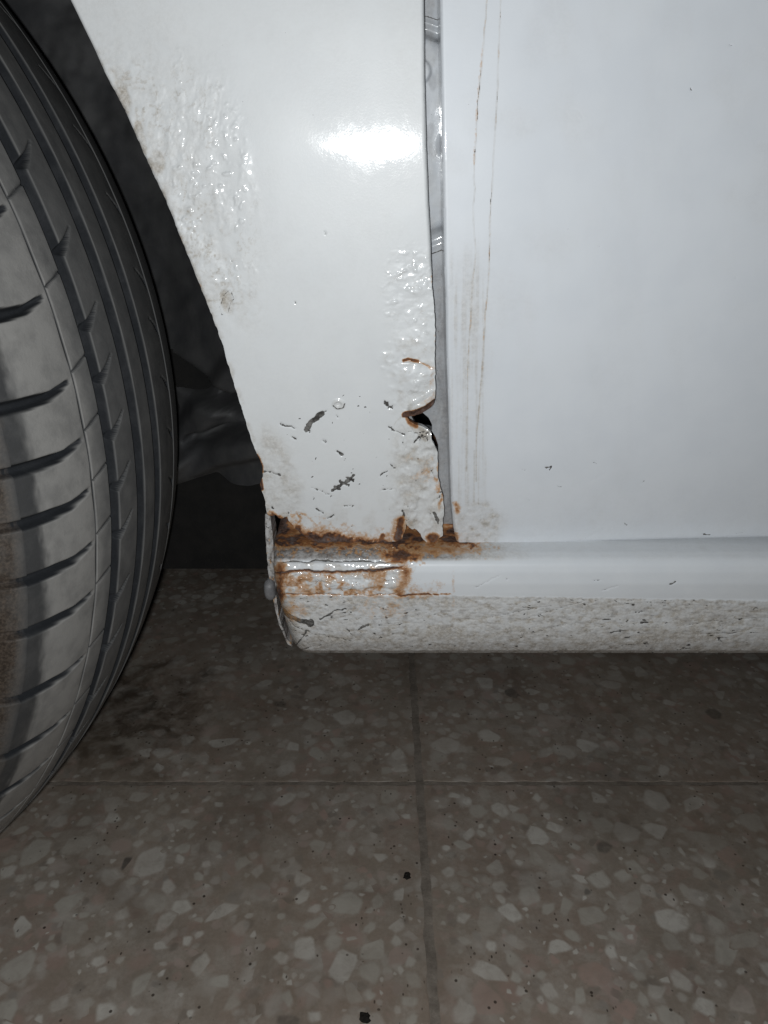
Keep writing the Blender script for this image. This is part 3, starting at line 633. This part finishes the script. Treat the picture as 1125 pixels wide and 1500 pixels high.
    return mesh('sill', V, np.concatenate([q, cq]), PAINT, car, {'rust': cx(np.clip(rust, 0, 1.1), .55), 'dirt': cx(np.clip(dirt, 0, .95), .8), 'chip': cx(np.clip(chip, 0, 1), .3), 'muck': cx(np.clip(muck + .3 * (1 - sm(x, 405, 440)) * sm(y, 880, 910) * sm(nb, .4, .6), 0, 1), .5)})
to_car(make_sill())

# ---- flange of the fender where it meets the front end of the sill
def flange_fn(x, y, d):
    r = fbm(x / 5, y / 6, 5, 4)
    return .0006 * (fbm(x / 6, y / 10, 8, 3) - .5), {'rust': .4 * sm(r, .55, .75), 'dirt': .60 + .3 * sm(fbm(x / 3, y / 4, 7, 3), .45, .6), 'chip': .6 * sm(fbm(x / 2.5, y / 4, 9, 3), .58, .72), 'muck': .45 + .4 * sm(fbm(x / 4, y / 8, 19, 3), .4, .6)}
to_car(sheet('fender_flange', rough_poly([(388, 752), (396, 757), (400, 790), (403, 830), (405, 870), (409, 905), (420, 935), (432, 949), (422, 944), (409, 915), (402, 885), (396, 860), (392, 830), (389, 790)], 3, 1, 4, lambda x, y: 1.2 + 0 * x), 1.0, lambda x, z: .2675 - .02 * (z + .12), flange_fn, PAINT, car, rim=.01))
def lump(name, px, py, Y, rx, rz, ry, mat, seed):
    dx, dy, dz = ray(px, py); c = np.array([dx, dy, dz]) * Y / dy; c[2] += H
    nu, nv = 18, 12; V = []
    for i in range(nv + 1):
        for j in range(nu):
            a, b = math.pi * i / nv, 2 * math.pi * j / nu
            p = np.array([math.sin(a) * math.cos(b), math.sin(a) * math.sin(b), math.cos(a)]); p = np.sign(p) * np.abs(p) ** .8
            k = 1 + (.14 if mat is CLIP else .9) * (vnoise(np.array([b * 2 + seed]), np.array([a * 2.]), seed)[0] - .5)
            V.append(c + p * k * (rx, ry, rz))
    Q = [(i * nu + j, (i + 1) * nu + j, (i + 1) * nu + (j + 1) % nu, i * nu + (j + 1) % nu) for i in range(nv) for j in range(nu)]
    return mesh(name, V, Q, mat, car if mat is CLIP else None)
to_car(lump('retaining_clip', 396, 862, .268, .0024, .0045, .004, CLIP, 3))

# ---- wheel-arch liner: the barrel behind the arch, its folded lower apron and the inner wall
WC = np.array([-.3932, .3329, .29]); STEER = .0859
def liner_fn(x, y, d):
    f1 = line(x, y, [(250, 672), (290, 618), (345, 548), (370, 520)], 10, 26); f2 = line(x, y, [(250, 535), (300, 570), (370, 600)], 4, 16)
    f3 = line(x, y, [(255, 690), (320, 660), (380, 650)], 8, 22); f4 = line(x, y, [(285, 638), (330, 632), (380, 630)], 3, 9)
    h = .014 * f1 - .030 * f2 + .014 * f3 - .018 * f4 + .012 * (fbm(x / 60, y / 60, 7, 3) - .5) - .03 * line(x, y, [(330, 585), (365, 580)], 2, 12)
    return h, {}
to_car(sheet('wheel_arch_liner', [(-260, -260), (160, -260), (420, 120), (470, 560), (440, 700), (400, 706), (365, 712), (340, 706), (318, 692), (290, 694), (262, 701), (230, 706), (150, 720), (-260, 720)], 4, lambda x, z: .37 + .10 * sm(x, -.02, -.16) + 0 * z, liner_fn, PLASTIC, car, rim=.004))
# floor pan behind the sill
def boxy(name, x0, x1, y0, y1, z0, z1, mat, parent, ribs=0):
    nx, ny = 60, 40; gx, gy = np.linspace(x0, x1, nx), np.linspace(y0, y1, ny); A, B = np.meshgrid(gx, gy)
    Z = z0 + .008 * (np.sin(A * 40) > .3) * (np.abs(B - (y0 + y1) / 2) < (y1 - y0) * .4); P = np.stack([A, B, Z], -1).reshape(-1, 3)
    P2 = P.copy(); P2[:, 2] = z1; q = grid_quads(ny, nx)
    idx = np.arange(nx * ny).reshape(ny, nx); ring = np.concatenate([idx[0, :-1], idx[:-1, -1], idx[-1, :0:-1], idx[:0:-1, 0]]); n = len(P)
    side = np.stack([ring, np.roll(ring, -1), np.roll(ring, -1) + n, ring + n], 1)
    return mesh(name, np.concatenate([P, P2]), np.concatenate([q[:, ::-1], q + n, side]), mat, parent, smooth=False)
to_car(boxy('floor_pan', -.02, 1.3, .34, 1.7, .205, .25, UNDER, car))

to_car(boxy('engine_undertray', -.42, -.021, .455, 1.25, .152, .30, UNDER, car))

# ---- front wheel: tyre carcass with separate tread ribs, and the rim
def tyre_material():
    k = N('tyre_rubber'); p = k.pos(); dust, dark_mask, brown = k.attr('dust'), k.attr('dark'), k.attr('brown')
    n1 = k.noise(p, 90, 6, .65); n2 = k.noise(p, 900, 5, .7); n3 = k.noise(p, 30, 4, .6)
    col = k.mix(n2, (.055, .058, .062), (.085, .088, .092))
    dm = k.math('MULTIPLY', dust, k.step(n1, .2, .75, .65, 1.15), True)
    col = k.mix(dm, col, k.mix(n3, (.30, .295, .283), (.38, .37, .355)))
    col = k.mix(k.math('MULTIPLY', dark_mask, k.step(n1, .2, .6, .75, 1.)), col, k.mix(n2, (.013, .0145, .017), (.026, .029, .034)))
    col = k.mix(k.math('MULTIPLY', brown, k.step(n1, .25, .6, .75, 1.)), col, k.mix(k.step(n2, .35, .7), (.030, .022, .016), (.095, .072, .055)))
    k.inp('Base Color', col); k.inp('Roughness', k.step(n1, .3, .7, .62, .85)); k.inp('Specular IOR Level', .3)
    k.inp('Normal', k.bump(n2, .22, .0006)); return k.m
RUB = tyre_material()
def crown(a): return .29 - np.where(a > 0, 2.56, 2.05) * a * a
GRO = [(.0269, .0031, .0055), (.0045, .0040, .0060), (-.0166, .0044, .0060), (-.0498, .0015, .003), (.0401, .0006, .0011)]
SIP = [-86, -80, -74.5, -69, -63, -57.5, -52, -47, -41.5, -36, -30.3, -24.8, -18.5, -12.2, -7.7, -3.2, .8, 5.2, 11.2, 17.2, 22.6, 27.6, 33.5, 39, 44, 50, 56]
NOT = [-85, -80, -75, -69.5, -63.5, -58, -52.5, -47, -41, -36, -31, -25.5, -19.5, -14.2, -8.1, -3.8, .5, 5, 9, 14.5, 20.5, 26, 31.5, 36.5, 42, 47, 53]
NO2 = [-80, -74, -69, -63, -58, -52, -46, -40, -35, -29, -23, -17, -12, -7, -2, 3, 8.3, 12.6, 19, 24.6, 29.6, 35, 40, 46]
def tread_depth(A, T):
    """A axial, T angle (deg): depth of grooves and cuts"""
    dep = np.zeros(A.shape)
    for g, w, dd in GRO:
        wob = .00005 * np.sin(T * 1.1 + g * 900); dep = np.maximum(dep, dd * (1 - sm(np.abs(A - g - wob), w * .72, w * 1.12)))
    k = math.pi / 180 * .285
    for s in SIP:
        m = np.abs(T - s) < 3; a, tt = A[m], T[m]; u = (a - .041) / .033
        c = s + .2 - .9 * np.clip(u, 0, 1.3) + .8 * np.clip(u, 0, 1.3) ** 2 + .5 * (1 - np.clip(u * 3, 0, 1))
        w = .0008 + .0011 * np.clip(u * 1.6, 0, 1); v = (1 - sm(np.abs(tt - c) * k, w * .35, w * 1.5)) * sm(a, .0405, .048) * .0040
        v = np.maximum(v, (1 - sm(np.abs(tt - s - 1.0 - (.0415 - a) * 90) * k, .0002, .0007)) * (a > .030) * (a < .0405) * .0007)
        dep[m] = np.maximum(dep[m], v)
    for s in NOT:
        m = np.abs(T - s - .8) < 3; a, tt = A[m], T[m]; u = np.clip((.0265 - a) / .0125, 0, 1); w = .0019 * (1 - u) + .0002
        dep[m] = np.maximum(dep[m], (1 - sm(np.abs(tt - s - 1.7 * u ** 1.5) * k, w * .3, w * 1.6)) * (a < .0275) * (a > .0135) * .0045 * (1 - .6 * u))
    for s in NO2:
        m = np.abs(T - s - .8) < 3; a, tt = A[m], T[m]; u = np.clip((-.038 - a) / .012, 0, 1); w = .0018 * u + .0003
        dep[m] = np.maximum(dep[m], (1 - sm(np.abs(tt - s + 1.6 * u) * k, w * .6, w * 1.2)) * (a < -.036) * (a > -.0495) * .0016)
    return dep
def make_tyre():
    ang = np.concatenate([np.arange(-66, 42, .11), np.arange(42, 294, 1.5), [294.]])
    base = np.linspace(-.070, .074, 190); ex = []
    for g, w, _ in GRO: ex += [g + sg * w * q for sg in (-1, 1) for q in (1.12, 1.07, 1.02, .96, .88, .80, .72)]
    ax = np.unique(np.round(np.concatenate([base, ex]), 5))
    sidep = np.array([(.0775, .2732), (.0815, .2675), (.0850, .2600), (.0885, .2490), (.0910, .2380), (.0925, .2250), (.0920, .2120), (.0890, .1990), (.0840, .1880), (.0790, .1800), (.0740, .1770)])
    st = np.linspace(0, len(sidep) - 1, 44); so = np.stack([np.interp(st, range(len(sidep)), sidep[:, i]) for i in (0, 1)], 1)
    for _ in range(3): so[1:-1] = (so[:-2] + 2 * so[1:-1] + so[2:]) / 4
    e = np.array([np.cos(STEER), -np.sin(STEER), 0]); n = np.array([-np.sin(STEER), -np.cos(STEER), 0]); u = np.array([0, 0, 1.])
    def surf(a, r, T):
        t = np.radians(T); return WC + a[..., None] * n + r[..., None] * (np.cos(t)[..., None] * e + np.sin(t)[..., None] * u)
    def attrs(A, T, dep, sw):
        nz = fbm(A * 260, T / 1.6, 3, 4) - .5; nf = fbm(A * 900, T / 1.1, 13, 3) - .5
        up = (1 - sm(T, 12, 34))
        lum = .36 + .60 * sm(A + nz * .004, .026, .046) * (.55 + .45 * up)
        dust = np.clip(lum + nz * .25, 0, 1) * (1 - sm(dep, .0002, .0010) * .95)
        edge = A + nf * .0030 + nz * .004
        dark = sm(edge, .0632, .0685) * (1 - .85 * sm(edge, .0740, .0800)); brown = sm(edge, .0728, .079)
        dark = np.maximum(.86 * dark, 1.0 * sm(dep, .0002, .0009))  # also darker with the depth of grooves and cuts
        return {'dust': dust, 'dark': np.clip(dark, 0, 1), 'brown': np.clip(brown, 0, 1)}
    def shear(A):
        u = np.clip((A - .041) / .033, 0, 1.3); f = .2 - .9 * u + .8 * u ** 2 + .5 * (1 - np.clip(u * 3, 0, 1))
        return np.where(A > .0405, f, .7 * np.clip((A - .030) / .0105, 0, 1))
    def part(name, a, parent, side=None):
        A, T = np.meshgrid(a, ang); T = T + (shear(A) if side is None else .1 * (a[0] > 0)); dep = tread_depth(A, T) if side is None else np.zeros(A.shape)
        r = crown(A) - dep if side is None else np.broadcast_to(side, A.shape)
        if side is not None:   # shoulder blocks run down over the edge
            kk = np.zeros(A.shape)
            for s in SIP: kk = np.maximum(kk, (1 - sm(np.abs(T - s - .1) * .00497, .0009, .0021)))
            dd = .0035 * kk * sm(side, .262, .270)[None] * (A > 0); r = r - dd * .8; dep = dd
            A2 = A - np.sign(A) * dd * .6
        else: A2 = A
        P = surf(A2, r, T).reshape(-1, 3)
        at = {k: v.ravel() for k, v in attrs(np.abs(A) if side is not None and a[0] < 0 else A, T, dep, side).items()}
        return mesh(name, P, grid_quads(len(ang), len(a)), RUB, parent, at)
    # carcass: both sidewalls and groove floors
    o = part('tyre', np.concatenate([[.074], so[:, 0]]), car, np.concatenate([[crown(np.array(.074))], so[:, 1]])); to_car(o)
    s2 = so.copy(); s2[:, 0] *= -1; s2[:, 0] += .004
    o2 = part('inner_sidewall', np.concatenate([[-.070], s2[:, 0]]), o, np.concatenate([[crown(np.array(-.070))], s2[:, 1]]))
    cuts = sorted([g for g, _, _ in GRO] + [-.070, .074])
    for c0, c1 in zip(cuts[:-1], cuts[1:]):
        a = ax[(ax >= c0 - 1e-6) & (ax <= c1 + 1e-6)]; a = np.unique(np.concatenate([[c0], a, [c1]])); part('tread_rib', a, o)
    # rim
    prof = [(.074, .177), (.076, .184), (.070, .186), (.066, .176), (.040, .165), (.030, .150), (.038, .125), (.044, .100), (.036, .075), (.030, .040), (.034, .0)]; m = 64; V = []
    for a, r in prof:
        for j in range(m): V.append(surf(np.array(a), np.array(r), np.array(360. * j / m)))
    Q = [(i * m + j, (i + 1) * m + j, (i + 1) * m + (j + 1) % m, i * m + (j + 1) % m) for i in range(len(prof) - 1) for j in range(m)]
    to_car(mesh('wheel_rim', V, Q, STEEL, car))
make_tyre()

# ================================================================== crumbs on the floor
CR = simple('dark_crumb', (.012, .010, .009), (.03, .025, .02), 500, .9)
for (px, py, r, lab) in ((597, 1284, .0022, 'small black crumb left of the long joint between the tiles'), (535, 1492, .0026, 'dark crumb at the bottom edge of the picture left of the joint')):
    c = floor_pt(px, py); o = lump('dirt_crumb', px, py, c[1], r, r * .7, r, CR, int(px)); 
    v = np.array(o.data.vertices[0].co); o.location = (0, 0, .0)
    o['label'] = lab; o['category'] = 'crumb'; o['group'] = 'crumbs on the terrazzo'
